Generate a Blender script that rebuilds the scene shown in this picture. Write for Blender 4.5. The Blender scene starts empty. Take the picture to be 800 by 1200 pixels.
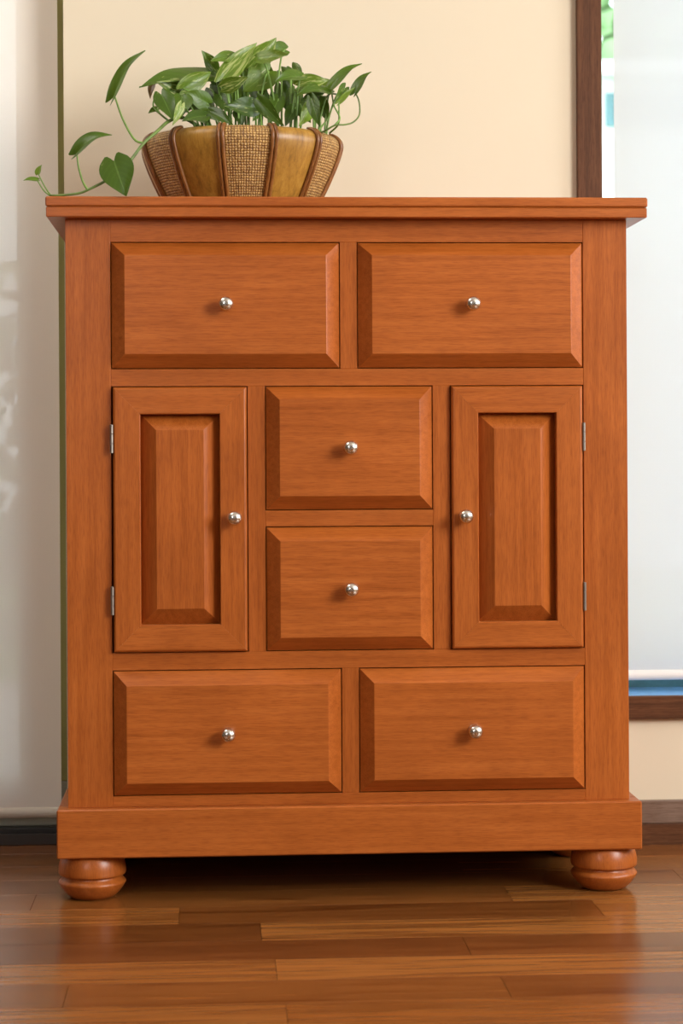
import bpy, bmesh, math, random
from mathutils import Vector, Matrix
random.seed(11)
scene = bpy.context.scene
COL = scene.collection
R = math.radians

# ------------------------------------------------------------------ camera
FPX, YAW, ROLL = 2382.0, R(3.47), R(-0.307)
CAM = Vector((-0.207, -3.212, 0.699)); HY = 66.7
cd = bpy.data.cameras.new('camera'); cam = bpy.data.objects.new('camera', cd); COL.objects.link(cam)
cd.sensor_fit = 'AUTO'; cd.sensor_width = 36.0; cd.lens = FPX / 1200 * 36.0
cd.shift_y = -HY / 1200.0
cd.clip_start = 0.05; cd.clip_end = 200
cam.matrix_world = Matrix.Translation(CAM) @ Matrix.Rotation(-YAW, 4, 'Z') @ Matrix.Rotation(R(90), 4, 'X') @ Matrix.Rotation(ROLL, 4, 'Z')
cd.dof.use_dof = True; cd.dof.focus_distance = 3.24; cd.dof.aperture_fstop = 6.3
scene.camera = cam

# ------------------------------------------------------------------ colour management, sky, daylight, added fill lights
vs = scene.view_settings
scene.display_settings.display_device = 'sRGB'
vs.view_transform = 'Standard'; vs.look = 'None'; vs.exposure = -0.06; vs.gamma = 1.0; vs.use_curve_mapping = False
world = bpy.data.worlds.new('overcast_sky'); scene.world = world; world.use_nodes = True
bg = world.node_tree.nodes['Background']
bg.inputs[0].default_value = (0.86, 0.93, 1.0, 1); bg.inputs[1].default_value = 5.0

def area_light(name, loc, target, sx, sy, power, colr):
    l = bpy.data.lights.new(name, 'AREA'); l.shape = 'RECTANGLE'; l.size = sx; l.size_y = sy
    l.energy = power; l.color = colr
    o = bpy.data.objects.new(name, l); COL.objects.link(o); o.location = loc
    o.rotation_euler = (Vector(target) - Vector(loc)).to_track_quat('-Z', 'Y').to_euler()
    return o
area_light('daylight_from_right_window', (2.56, -2.6, 1.85), (0.0, -1.6, 1.20), 1.6, 1.3, 120, (1.0, 0.97, 0.94))
area_light('added_right_sheen_light', (2.56, -0.55, 1.55), (0.0, -0.55, 1.3), 0.8, 1.3, 13, (0.95, 0.97, 1.0))  # added unseen light, gives the right-facing bevels their sheen
area_light('daylight_from_front_window', (-1.75, -4.55, 1.85), (-1.2, 0.0, 1.2), 0.6, 0.8, 6, (1.0, 0.97, 0.93))
area_light('added_ceiling_fill', (-1.25, -0.4, 2.57), (-1.25, -0.4, 0.0), 0.9, 0.9, 17, (1.0, 0.95, 0.88))  # added overhead fill, brightens the left shade and upper bevels

# ------------------------------------------------------------------ node helpers
def new_mat(name):
    m = bpy.data.materials.new(name); m.use_nodes = True
    nt = m.node_tree; b = nt.nodes['Principled BSDF']
    return m, nt, b
def N(nt, t, **kw):
    n = nt.nodes.new(t)
    for k, v in kw.items(): setattr(n, k, v)
    return n
def ramp(nt, stops, interp='LINEAR'):
    n = nt.nodes.new('ShaderNodeValToRGB'); cr = n.color_ramp; cr.interpolation = interp
    cr.elements[0].position, cr.elements[0].color = stops[0][0], (*stops[0][1], 1)
    cr.elements[1].position, cr.elements[1].color = stops[-1][0], (*stops[-1][1], 1)
    for p, c in stops[1:-1]:
        e = cr.elements.new(p); e.color = (*c, 1)
    return n
def lk(nt, a, b): nt.links.new(a, b)
def mixc(nt, fac, a, b, mode='MIX'):
    n = nt.nodes.new('ShaderNodeMix'); n.data_type = 'RGBA'; n.blend_type = mode
    for sock, v in ((n.inputs[0], fac), (n.inputs[6], a), (n.inputs[7], b)):
        if hasattr(v, 'links'): lk(nt, v, sock)
        elif isinstance(v, tuple): sock.default_value = (*v[:3], 1)
        else: sock.default_value = v
    return n.outputs[2]
def plain(name, col, rough=0.5, metal=0.0, spec=0.5, noise=0.0, nscale=20):
    m, nt, b = new_mat(name)
    b.inputs['Base Color'].default_value = (*col, 1); b.inputs['Roughness'].default_value = rough
    b.inputs['Metallic'].default_value = metal; b.inputs['Specular IOR Level'].default_value = spec
    if noise:
        tc = N(nt, 'ShaderNodeTexCoord'); n = N(nt, 'ShaderNodeTexNoise'); n.inputs['Scale'].default_value = nscale
        n.inputs['Detail'].default_value = 5
        lk(nt, tc.outputs['Object'], n.inputs['Vector'])
        d = tuple(c * (1 - noise) for c in col); l = tuple(min(1, c * (1 + noise)) for c in col)
        r = ramp(nt, [(0.3, d), (0.7, l)]); lk(nt, n.outputs['Fac'], r.inputs[0]); lk(nt, r.outputs[0], b.inputs['Base Color'])
    return m
def wood(name, axis, dark, mid, light, rough=0.36, pore=0.35, scale=1.0, blotch=0.3, spec=0.5, coat=0.0):
    """grain runs along `axis`; each object gets its own piece of timber through Object Info > Random"""
    m, nt, b = new_mat(name)
    tc = N(nt, 'ShaderNodeTexCoord'); oi = N(nt, 'ShaderNodeObjectInfo')
    off = N(nt, 'ShaderNodeVectorMath', operation='SCALE'); off.inputs[0].default_value = (7.3, 11.1, 5.7); lk(nt, oi.outputs['Random'], off.inputs['Scale'])
    add = N(nt, 'ShaderNodeVectorMath', operation='ADD'); lk(nt, tc.outputs['Object'], add.inputs[0]); lk(nt, off.outputs[0], add.inputs[1])
    def nz(al, ac, detail, dist):
        mp = N(nt, 'ShaderNodeMapping'); s = [ac * scale] * 3; s['XYZ'.index(axis)] = al * scale
        mp.inputs['Scale'].default_value = s; lk(nt, add.outputs[0], mp.inputs['Vector'])
        n = N(nt, 'ShaderNodeTexNoise'); n.inputs['Scale'].default_value = 1.0; n.inputs['Detail'].default_value = detail
        n.inputs['Distortion'].default_value = dist; n.inputs['Roughness'].default_value = 0.6
        lk(nt, mp.outputs[0], n.inputs['Vector']); return n.outputs['Fac']
    g = nz(4.0, 130, 5, 0.3)
    r = ramp(nt, [(0.28, dark), (0.5, mid), (0.74, light)]); lk(nt, g, r.inputs[0])
    bl = nz(5, 9, 3, 0.8)
    rb = ramp(nt, [(0.3, (1 - blotch * 0.85, 1 - blotch, 1 - blotch * 1.2)), (0.65, (1.0,) * 3)]); lk(nt, bl, rb.inputs[0])
    c1 = mixc(nt, 1.0, r.outputs[0], rb.outputs[0], 'MULTIPLY')
    p = nz(45, 800, 2, 0.0)
    rp = ramp(nt, [(0.34, (1 - pore * 0.8, 1 - pore, 1 - pore * 1.25)), (0.54, (1.0,) * 3)]); lk(nt, p, rp.inputs[0])
    c2 = mixc(nt, 1.0, c1, rp.outputs[0], 'MULTIPLY')
    lk(nt, c2, b.inputs['Base Color'])
    b.inputs['Roughness'].default_value = rough; b.inputs['Specular IOR Level'].default_value = spec
    b.inputs['Coat Weight'].default_value = coat; b.inputs['Coat Roughness'].default_value = 0.12
    bp = N(nt, 'ShaderNodeBump'); bp.inputs['Strength'].default_value = 0.05; bp.inputs['Distance'].default_value = 0.001
    lk(nt, p, bp.inputs['Height']); lk(nt, bp.outputs[0], b.inputs['Normal'])
    return m

M = {}
CD, CM, CL = (0.36, 0.089, 0.011), (0.44, 0.115, 0.018), (0.50, 0.142, 0.026)
for ax in 'XYZ':
    M['cab' + ax] = wood('cherry_stained_wood_' + ax, ax, CD, CM, CL, rough=0.32, blotch=0.18, pore=0.28, spec=0.42)
BD, BM_, BL = (0.075, 0.027, 0.009), (0.12, 0.045, 0.016), (0.16, 0.064, 0.024)
for ax in 'XZ':
    M['trim' + ax] = wood('dark_brown_trim_wood_' + ax, ax, BD, BM_, BL, rough=0.5, pore=0.4, blotch=0.2, spec=0.22)

M['base'] = wood('grey_brown_baseboard_wood', 'X', (0.17, 0.105, 0.07), (0.22, 0.14, 0.10), (0.26, 0.175, 0.13), rough=0.4)
def floor_mat():
    m, nt, b = new_mat('varnished_plank')
    tc = N(nt, 'ShaderNodeTexCoord'); oi = N(nt, 'ShaderNodeObjectInfo')
    off = N(nt, 'ShaderNodeVectorMath', operation='SCALE'); off.inputs[0].default_value = (17.3, 9.1, 3.7); lk(nt, oi.outputs['Random'], off.inputs['Scale'])
    add = N(nt, 'ShaderNodeVectorMath', operation='ADD'); lk(nt, tc.outputs['Object'], add.inputs[0]); lk(nt, off.outputs[0], add.inputs[1])
    def nz(s, detail, dist):
        mp = N(nt, 'ShaderNodeMapping'); mp.inputs['Scale'].default_value = s; lk(nt, add.outputs[0], mp.inputs['Vector'])
        n = N(nt, 'ShaderNodeTexNoise'); n.inputs['Scale'].default_value = 1.0; n.inputs['Detail'].default_value = detail
        n.inputs['Distortion'].default_value = dist; lk(nt, mp.outputs[0], n.inputs['Vector']); return n.outputs['Fac']
    sep = N(nt, 'ShaderNodeSeparateColor'); lk(nt, oi.outputs['Color'], sep.inputs[0])
    tone = ramp(nt, [(0.0, (0.085, 0.024, 0.006)), (0.5, (0.215, 0.074, 0.016)), (1.0, (0.40, 0.165, 0.040))]); lk(nt, sep.outputs[0], tone.inputs[0])
    g = nz((1.7, 26, 4), 8, 1.9)
    rg = ramp(nt, [(0.30, (0.60, 0.49, 0.38)), (0.48, (0.98, 0.98, 0.98)), (0.72, (1.25, 1.23, 1.18))]); lk(nt, g, rg.inputs[0])
    c = mixc(nt, 1.0, tone.outputs[0], rg.outputs[0], 'MULTIPLY')
    p = nz((9, 260, 10), 2, 0)
    rp = ramp(nt, [(0.36, (0.72,) * 3), (0.5, (1,) * 3)]); lk(nt, p, rp.inputs[0])
    c = mixc(nt, 1.0, c, rp.outputs[0], 'MULTIPLY')
    lk(nt, c, b.inputs['Base Color'])
    b.inputs['Roughness'].default_value = 0.21; b.inputs['Specular IOR Level'].default_value = 0.5
    w = nz((3, 9, 3), 2, 0)
    bp = N(nt, 'ShaderNodeBump'); bp.inputs['Strength'].default_value = 0.12; bp.inputs['Distance'].default_value = 0.002
    lk(nt, w, bp.inputs['Height']); lk(nt, bp.outputs[0], b.inputs['Normal'])
    return m
M['plank'] = floor_mat()
M['wall'] = plain('cream_wall_paint', (0.745, 0.648, 0.482), 0.75, spec=0.2, noise=0.012, nscale=2.5)
M['ceil'] = plain('white_ceiling_paint', (0.72, 0.69, 0.64), 0.8, spec=0.2, noise=0.01)
M['taupe'] = plain('taupe_wall_paint', (0.13, 0.10, 0.075), 0.75, spec=0.2, noise=0.02)
M['subfloor'] = plain('dark_subfloor', (0.02, 0.012, 0.008), 0.8)
M['nickel'] = plain('brushed_nickel', (0.74, 0.69, 0.61), 0.24, metal=1.0)
M['steel'] = plain('hinge_steel', (0.30, 0.26, 0.22), 0.45, metal=1.0)
M['olive'] = plain('olive_frame_paint', (0.36, 0.315, 0.115), 0.5, noise=0.03)
M['greige'] = plain('beige_grey_rail_paint', (0.40, 0.37, 0.30), 0.5, noise=0.03)
M['track'] = plain('dark_bronze_track', (0.03, 0.025, 0.02), 0.35, metal=0.3)
M['tracklip'] = plain('worn_bronze_lip', (0.06, 0.045, 0.035), 0.4, metal=0.4)
M['blue'] = plain('sill_sky_reflection', (0.16, 0.40, 0.78), 0.3, noise=0.08, nscale=30)  # sky reflection on the sill top, put into its base colour
M['teal'] = plain('teal_sash_paint', (0.10, 0.24, 0.27), 0.35, noise=0.12, nscale=60)
M['barwhite'] = plain('white_shade_bar', (0.80, 0.78, 0.74), 0.4)
M['barbeige'] = plain('beige_shade_bar', (0.62, 0.56, 0.46), 0.45)

def shade_mat(name, diff, trans, openness, tfac):
    m, nt, b = new_mat(name); out = nt.nodes['Material Output']; nt.nodes.remove(b)
    tc = N(nt, 'ShaderNodeTexCoord')
    w1 = N(nt, 'ShaderNodeTexWave', bands_direction='X'); w1.inputs['Scale'].default_value = 150
    w2 = N(nt, 'ShaderNodeTexWave', bands_direction='Z'); w2.inputs['Scale'].default_value = 150
    for w in (w1, w2): lk(nt, tc.outputs['Object'], w.inputs['Vector'])
    wv = mixc(nt, 0.5, w1.outputs['Color'], w2.outputs['Color'])
    dcol = mixc(nt, wv, tuple(c * 0.93 for c in diff), tuple(min(1, c * 1.05) for c in diff))
    d = N(nt, 'ShaderNodeBsdfDiffuse'); lk(nt, dcol, d.inputs[0])
    t = N(nt, 'ShaderNodeBsdfTranslucent'); t.inputs[0].default_value = (*trans, 1)
    tr = N(nt, 'ShaderNodeBsdfTransparent')
    m1 = N(nt, 'ShaderNodeMixShader'); m1.inputs[0].default_value = tfac; lk(nt, d.outputs[0], m1.inputs[1]); lk(nt, t.outputs[0], m1.inputs[2])
    m2 = N(nt, 'ShaderNodeMixShader'); m2.inputs[0].default_value = openness; lk(nt, m1.outputs[0], m2.inputs[1]); lk(nt, tr.outputs[0], m2.inputs[2])
    lk(nt, m2.outputs[0], out.inputs['Surface']); return m
M['shade_right'] = shade_mat('white_shade_fabric', (0.70, 0.71, 0.74), (0.72, 0.71, 0.72), 0.03, 0.48)
M['shade_left'] = shade_mat('beige_screen_fabric', (0.96, 0.87, 0.77), (0.8, 0.8, 0.78), 0.03, 0.20)
def glass_mat():
    m, nt, b = new_mat('clear_window_glass'); out = nt.nodes['Material Output']; nt.nodes.remove(b)
    tr = N(nt, 'ShaderNodeBsdfTransparent'); tr.inputs[0].default_value = (0.95, 0.98, 0.97, 1)
    g = N(nt, 'ShaderNodeBsdfGlossy'); g.inputs['Roughness'].default_value = 0.02
    fr = N(nt, 'ShaderNodeFresnel'); fr.inputs[0].default_value = 1.45
    mx = N(nt, 'ShaderNodeMixShader'); lk(nt, fr.outputs[0], mx.inputs[0]); lk(nt, tr.outputs[0], mx.inputs[1]); lk(nt, g.outputs[0], mx.inputs[2])
    lk(nt, mx.outputs[0], out.inputs['Surface']); return m
M['glass'] = glass_mat()

# ------------------------------------------------------------------ mesh helpers
def finish(name, bm, mat, parent=None, smooth=False, loc=None):
    me = bpy.data.meshes.new(name); bm.normal_update(); bm.to_mesh(me); bm.free()
    if mat is not None: me.materials.append(mat)
    if smooth:
        for p in me.polygons: p.use_smooth = True
    o = bpy.data.objects.new(name, me); COL.objects.link(o)
    if parent is not None: o.parent = parent
    if loc is not None: o.location = loc
    return o
def tag(o, label=None, cat=None, group=None, kind=None):
    if label: o['label'] = label
    if cat: o['category'] = cat
    if group: o['group'] = group
    if kind: o['kind'] = kind
    return o
def empty(name, loc=(0, 0, 0)):
    o = bpy.data.objects.new(name, None); COL.objects.link(o); o.location = loc; o.empty_display_size = 0.05; return o
def add_box(bm, x0, x1, y0, y1, z0, z1, bev=0.0, seg=2):
    r = bmesh.ops.create_cube(bm, size=1.0)
    for v in r['verts']:
        v.co = Vector(((x0 + x1) / 2 + v.co.x * (x1 - x0), (y0 + y1) / 2 + v.co.y * (y1 - y0), (z0 + z1) / 2 + v.co.z * (z1 - z0)))
    if bev:
        ed = list({e for v in r['verts'] for e in v.link_edges})
        bmesh.ops.bevel(bm, geom=ed, offset=bev, segments=seg, profile=0.5, affect='EDGES')
def box(name, x0, x1, y0, y1, z0, z1, mat, parent=None, bev=0.0, seg=2):
    bm = bmesh.new(); add_box(bm, x0, x1, y0, y1, z0, z1, bev, seg); return finish(name, bm, mat, parent)
def add_lathe(bm, prof, n=40, cx=0, cy=0, axis='Z', cap=True):
    """prof: (r, h) list; axis Z goes up, axis Y goes toward -Y (out of the cabinet front)"""
    rings = []
    for r, h in prof:
        ring = []
        for i in range(n):
            a = 2 * math.pi * i / n
            if axis == 'Z': co = (cx + r * math.cos(a), cy + r * math.sin(a), h)
            else: co = (cx + r * math.cos(a), -h, cy + r * math.sin(a))
            ring.append(bm.verts.new(co))
        rings.append(ring)
    for a, b in zip(rings, rings[1:]):
        for i in range(n): bm.faces.new((a[i], a[(i + 1) % n], b[(i + 1) % n], b[i]))
    if cap:
        bm.faces.new(rings[0][::-1]); bm.faces.new(rings[-1])
    bmesh.ops.recalc_face_normals(bm, faces=bm.faces)
def catmull(pts, sub=6):
    P = [Vector(p) for p in pts]; P = [2 * P[0] - P[1]] + P + [2 * P[-1] - P[-2]]; out = []
    for i in range(1, len(P) - 2):
        for k in range(sub):
            t = k / sub; a, b, c, d = P[i - 1], P[i], P[i + 1], P[i + 2]
            out.append(0.5 * ((2 * b) + (c - a) * t + (2 * a - 5 * b + 4 * c - d) * t * t + (3 * b - a - 3 * c + d) * t ** 3))
    out.append(P[-2]); return out
def add_tube(bm, pts, r0, r1=None, n=8):
    r1 = r0 if r1 is None else r1; rings = []; up = Vector((0.3, 0.2, 1)).normalized()
    for i, p in enumerate(pts):
        d = (pts[min(i + 1, len(pts) - 1)] - pts[max(i - 1, 0)]).normalized()
        s = d.cross(up)
        if s.length < 1e-4: s = d.cross(Vector((1, 0, 0)))
        s.normalize(); t = s.cross(d); r = r0 + (r1 - r0) * i / max(1, len(pts) - 1)
        rings.append([bm.verts.new(p + (s * math.cos(2 * math.pi * k / n) + t * math.sin(2 * math.pi * k / n)) * r) for k in range(n)])
    for a, b in zip(rings, rings[1:]):
        for k in range(n): bm.faces.new((a[k], a[(k + 1) % n], b[(k + 1) % n], b[k]))
    bm.faces.new(rings[0][::-1]); bm.faces.new(rings[-1])
    bmesh.ops.recalc_face_normals(bm, faces=bm.faces)

# ------------------------------------------------------------------ the room
WY = 0.395                      # face of the back wall
XL, XR, YF, HC = -3.2, 2.6, -4.6, 2.6
PIER_L = -0.4755                # left corner of the wall pier
WX0, WX1, WZ0, WZ1 = 0.4797, 1.62, 0.265, 2.15        # right window opening
DX0, DZ1 = -1.95, 2.25                                 # left door opening
floor = tag(box('floor', XL, XR, YF, 0.64, -0.06, -0.012, M['subfloor']), kind='structure')
joints = {  # row number -> hand-set plank ends with tones to the left/right of them (rows near the cabinet)
    5: ([-1.3, -0.5, 0.25, 1.25], [0.55, 0.5, 0.52, 0.70, 0.5]),
    4: ([-1.25, -0.27, 0.372, 1.5], [0.5, 0.62, 0.38, 0.70, 0.5]),
    3: ([-1.35, -0.148, 1.05], [0.5, 0.24, 0.72, 0.62]),
    2: ([-0.9, 0.142, 1.2], [0.35, 0.18, 0.24, 0.6]),
    1: ([-1.2, -0.132, 1.35], [0.6, 0.62, 0.68, 0.5]),
    0: ([-0.408, 0.166, 1.1], [0.40, 0.42, 0.28, 0.6]),
    -1: ([-1.1, -0.125, 0.9], [0.5, 0.62, 0.5, 0.4]),
    6: ([-0.6, 0.55], [0.45, 0.5, 0.62]), 7: ([-1.0, 0.2], [0.42, 0.55, 0.68]), 8: ([-0.4, 0.9], [0.36, 0.5, 0.55]), 9: ([-0.9, 0.4], [0.4, 0.4, 0.4])}
PW = 0.112
def plank(x0, x1, y0, y1, tone):
    g = 0.0003; cx, cy = (x0 + x1) / 2, (y0 + y1) / 2
    bm = bmesh.new(); hx, hy, c = (x1 - x0) / 2 - g, (y1 - y0) / 2 - g, 0.0002
    lo = [bm.verts.new((sx * hx, sy * hy, -0.012)) for sx, sy in ((-1, -1), (1, -1), (1, 1), (-1, 1))]
    md = [bm.verts.new((sx * hx, sy * hy, -c)) for sx, sy in ((-1, -1), (1, -1), (1, 1), (-1, 1))]
    tp = [bm.verts.new((sx * (hx - c), sy * (hy - c), 0)) for sx, sy in ((-1, -1), (1, -1), (1, 1), (-1, 1))]
    for a, b in ((lo, md), (md, tp)):
        for i in range(4): bm.faces.new((a[i], a[(i + 1) % 4], b[(i + 1) % 4], b[i]))
    bm.faces.new(tp)
    o = finish('plank', bm, M['plank'], floor, loc=(cx, cy, 0)); o.color = (tone, random.random(), 0, 1)
for k in range(-36, 11):
    y0 = -0.616 + PW * k; y1 = min(y0 + PW, 0.62)
    if y0 < YF: y0 = YF
    if y1 - y0 < 0.02: continue
    if k in joints: xs, tones = joints[k]
    else:
        xs = []; x = XL + random.uniform(0.3, 1.2)
        while x < XR - 0.3: xs.append(x); x += random.uniform(0.9, 1.5)
        tones = [random.uniform(0.2, 0.8) for _ in range(len(xs) + 1)]
    ends = [XL] + list(xs) + [XR]
    for a, b, t in zip(ends, ends[1:], tones): plank(a, b, y0, y1, t)

def boxes_obj(name, lst, mat, bev=0.0):
    bm = bmesh.new()
    for b in lst: add_box(bm, *b, bev=bev)
    return finish(name, bm, mat)
WB = 0.62
tag(boxes_obj('wall_back', [
    (XL, DX0, WY, WB, 0, HC), (DX0, PIER_L, WY, WB, DZ1, HC), (PIER_L, WX0, WY, WB, 0, HC),
    (WX0, WX1, WY, WB, 0, WZ0 - 0.02), (WX0, WX1, WY, WB, WZ1, HC), (WX1, XR, WY, WB, 0, HC)], M['wall']), kind='structure')
tag(box('wall_left', XL - 0.1, XL, YF, WB, 0, HC, M['taupe']), kind='structure')
tag(boxes_obj('wall_right', [(XR, XR + 0.1, YF, -3.5, 0, HC), (XR, XR + 0.1, -1.7, -1.0, 0, HC), (XR, XR + 0.1, -0.1, WB, 0, HC), (XR, XR + 0.1, -1.0, -0.1, 0, 0.85), (XR, XR + 0.1, -1.0, -0.1, 2.25, HC), (XR, XR + 0.1, -3.5, -1.7, 0, 1.0), (XR, XR + 0.1, -3.5, -1.7, 2.55, HC)], M['wall']), kind='structure')
tag(boxes_obj('wall_front', [(XL, -2.3, YF - 0.1, YF, 0, HC), (-1.2, XR, YF - 0.1, YF, 0, HC), (-2.3, -1.2, YF - 0.1, YF, 0, 1.2), (-2.3, -1.2, YF - 0.1, YF, 2.5, HC)], M['taupe']), kind='structure')
tag(box('ceiling', XL - 0.1, XR + 0.1, YF - 0.1, WB, HC, HC + 0.1, M['ceil']), kind='structure')

# baseboard and shoe moulding along the back wall
bb = tag(boxes_obj('baseboard_back', [(PIER_L, XR, WY - 0.012, WY, 0.037, 0.078)], M['base'], bev=0.0015), kind='structure')
sh = bmesh.new()
prof = [(WY, 0), (WY - 0.018, 0), (WY - 0.018, 0.0355), (WY - 0.0168, 0.037), (WY, 0.037)]
a = [sh.verts.new((PIER_L, y, z)) for y, z in prof]; b_ = [sh.verts.new((XR, y, z)) for y, z in prof]
for i in range(len(prof)): sh.faces.new((a[i], b_[i], b_[(i + 1) % len(prof)], a[(i + 1) % len(prof)]))
sh.faces.new(a[::-1]); sh.faces.new(b_); bmesh.ops.recalc_face_normals(sh, faces=sh.faces)
finish('shoe_moulding', sh, M['trimX'], bb)

# right window: casing, sill, sash, pane
win = tag(empty('window_1', (WX0, WY, WZ0)), kind='structure')
def wpart(name, x0, x1, y0, y1, z0, z1, mat, bev=0.0, parent=win, base=(WX0, WY, WZ0)):
    return box(name, x0 - base[0], x1 - base[0], y0 - base[1], y1 - base[1], z0 - base[2], z1 - base[2], mat, parent, bev)
CW = 0.0442
wpart('side_casing', WX0 - CW, WX0, WY - 0.014, WY + 0.0, WZ0, WZ1, M['trimZ'], 0.0012)
wpart('side_casing', WX1, WX1 + CW, WY - 0.014, WY + 0.0, WZ0, WZ1, M['trimZ'], 0.0012)
wpart('head_casing', WX0 - CW, WX1 + CW, WY - 0.014, WY, WZ1, WZ1 + CW, M['trimX'], 0.0012)
wpart('bottom_casing', WX0 - CW, WX1 + CW, WY - 0.014, WY, WZ0 - 0.041, WZ0, M['trimX'], 0.0012)
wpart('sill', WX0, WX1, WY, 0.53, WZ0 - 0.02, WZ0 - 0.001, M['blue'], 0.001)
wpart('sash_bottom_rail', WX0, WX1, 0.53, 0.57, WZ0 - 0.02, WZ0 + 0.045, M['teal'], 0.002)
wpart('sash_top_rail', WX0, WX1, 0.53, 0.57, WZ1 - 0.045, WZ1, M['teal'], 0.002)
wpart('sash_stile', WX1 - 0.045, WX1, 0.53, 0.57, WZ0 + 0.045, WZ1 - 0.045, M['teal'], 0.002)
wpart('pane', WX0, WX1 - 0.045, 0.548, 0.552, WZ0 + 0.045, WZ1 - 0.045, M['glass'])

# left sliding door: frame, pane, track
DB = (PIER_L, WY, 0)
door = tag(empty('door_1', DB), kind='structure')
dp = lambda *a, **k: wpart(*a, parent=door, base=DB, **k)
dp('frame_stile', -0.569, PIER_L, 0.50, 0.56, 0.11, DZ1, M['olive'], bev=0.002)
dp('frame_stile', DX0, DX0 + 0.1, 0.50, 0.56, 0.03, DZ1, M['olive'], bev=0.002)
dp('bottom_rail', DX0 + 0.1, PIER_L, 0.50, 0.56, 0.03, 0.11, M['greige'], bev=0.002)
dp('top_rail', DX0 + 0.1, -0.569, 0.50, 0.56, DZ1 - 0.1, DZ1, M['olive'], bev=0.002)
dp('pane', DX0 + 0.1, -0.569, 0.527, 0.533, 0.11, DZ1 - 0.1, M['glass'])
dp('track', DX0, PIER_L, 0.478, 0.62, 0.0, 0.016, M['track'], bev=0.002)
dp('track_lip', DX0, PIER_L, 0.474, 0.482, 0.0, 0.020, M['tracklip'], bev=0.001)
dp('track_groove', DX0, PIER_L, 0.482, 0.62, 0.016, 0.030, M['track'], bev=0.002)

# roller shades
def shade(name, x0, x1, y, z0, ztop, bar_h, fabric, barmat, label):
    t = empty(name, ((x0 + x1) / 2, y, z0)); w = (x1 - x0) / 2; H = ztop - z0
    bm = bmesh.new(); nx, nz_ = 24, 16; vv = []
    for j in range(nz_ + 1):
        for i in range(nx + 1):
            u, v = i / nx, j / nz_
            vv.append(bm.verts.new((-w + 2 * w * u, 0.0012 * math.sin(9 * u + 1.3) * math.sin(math.pi * v), bar_h * 0.6 + (H - bar_h * 0.6) * v)))
    for j in range(nz_):
        for i in range(nx):
            q = j * (nx + 1) + i; bm.faces.new((vv[q], vv[q + 1], vv[q + nx + 2], vv[q + nx + 1]))
    finish('fabric', bm, fabric, t, smooth=True)
    bm = bmesh.new(); prof = []
    for k in range(16):
        a_ = 2 * math.pi * k / 16; prof.append((0.007 * math.cos(a_), bar_h / 2 + bar_h / 2 * math.sin(a_)))
    A = [bm.verts.new((-w, p[0], p[1])) for p in prof]; B = [bm.verts.new((w, p[0], p[1])) for p in prof]
    for k in range(16): bm.faces.new((A[k], A[(k + 1) % 16], B[(k + 1) % 16], B[k]))
    bm.faces.new(A); bm.faces.new(B); bmesh.ops.recalc_face_normals(bm, faces=bm.faces)
    finish('bottom_bar', bm, barmat, t, smooth=False)
    bm = bmesh.new(); add_tube(bm, [Vector((-w, 0.0, H)), Vector((w, 0.0, H))], 0.022, n=20)
    finish('roller_tube', bm, barmat, t)
    tag(t, label, 'roller shade')
shade('roller_shade', 0.511, 1.60, 0.43, 0.2885, 2.12, 0.0185, M['shade_right'], M['barwhite'], 'bright white roller shade hanging in the brown cased window right of the cabinet')
shade('roller_shade', DX0 + 0.02, -0.4906, 0.455, 0.0525, 2.22, 0.0185, M['shade_left'], M['barbeige'], 'beige grey screen roller shade reaching almost to the floor left of the cabinet')

# ------------------------------------------------------------------ outdoors
M['grass'] = plain('lawn', (0.13, 0.22, 0.06), 0.9, noise=0.35, nscale=3)
M['stucco'] = plain('white_stucco', (0.82, 0.84, 0.85), 0.8, noise=0.03)
M['bark'] = plain('bark', (0.12, 0.08, 0.05), 0.9, noise=0.3)
M['paving'] = plain('pale_paving', (0.55, 0.53, 0.50), 0.8, noise=0.06, nscale=4)
def foliage_mat(name, c):
    m, nt, b = new_mat(name); tc = N(nt, 'ShaderNodeTexCoord'); n = N(nt, 'ShaderNodeTexNoise'); n.inputs['Scale'].default_value = 2.5
    lk(nt, tc.outputs['Object'], n.inputs['Vector'])
    r = ramp(nt, [(0.3, tuple(x * 0.6 for x in c)), (0.7, tuple(min(1, x * 1.4) for x in c))]); lk(nt, n.outputs['Fac'], r.inputs[0])
    lk(nt, r.outputs[0], b.inputs['Base Color']); b.inputs['Roughness'].default_value = 0.6
    return m
M['fol1'] = foliage_mat('garden_foliage', (0.32, 0.50, 0.24)); M['fol2'] = foliage_mat('hedge_foliage', (0.12, 0.24, 0.08))
tag(box('ground', -9, 12, 0.66, 24, -0.22, -0.12, M['grass']), kind='structure')
tag(box('terrace', -4, 5, 0.66, 3.4, -0.12, -0.03, M['paving']), kind='structure')
def foliage(name, cx, cy, cz, rx, ry, rz, n, size, mat, parent, base):
    bm = bmesh.new(); rnd = random.Random(int(cx * 100 + cy * 10))
    for _ in range(n):
        d = Vector((rnd.gauss(0, 1), rnd.gauss(0, 1), rnd.gauss(0, 1))).normalized() * rnd.uniform(0.55, 1.0)
        p = Vector((cx + d.x * rx, cy + d.y * ry, cz + d.z * rz)) - Vector(base)
        q = Vector((rnd.uniform(-1, 1), rnd.uniform(-1, 1), rnd.uniform(-1, 1))).normalized(); s = q.orthogonal().normalized() * size * rnd.uniform(0.6, 1.2)
        t = q.cross(s) * 0.55
        bm.faces.new([bm.verts.new(p - s), bm.verts.new(p - t), bm.verts.new(p + s), bm.verts.new(p + t)])
    return finish(name, bm, mat, parent)
t = empty('tree', (3.4, 16.2, -0.12))
foliage('crown', 3.4, 16.2, 5.6, 2.3, 2.0, 2.3, 3200, 0.19, M['fol1'], t, t.location)['kind'] = 'stuff'
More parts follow.
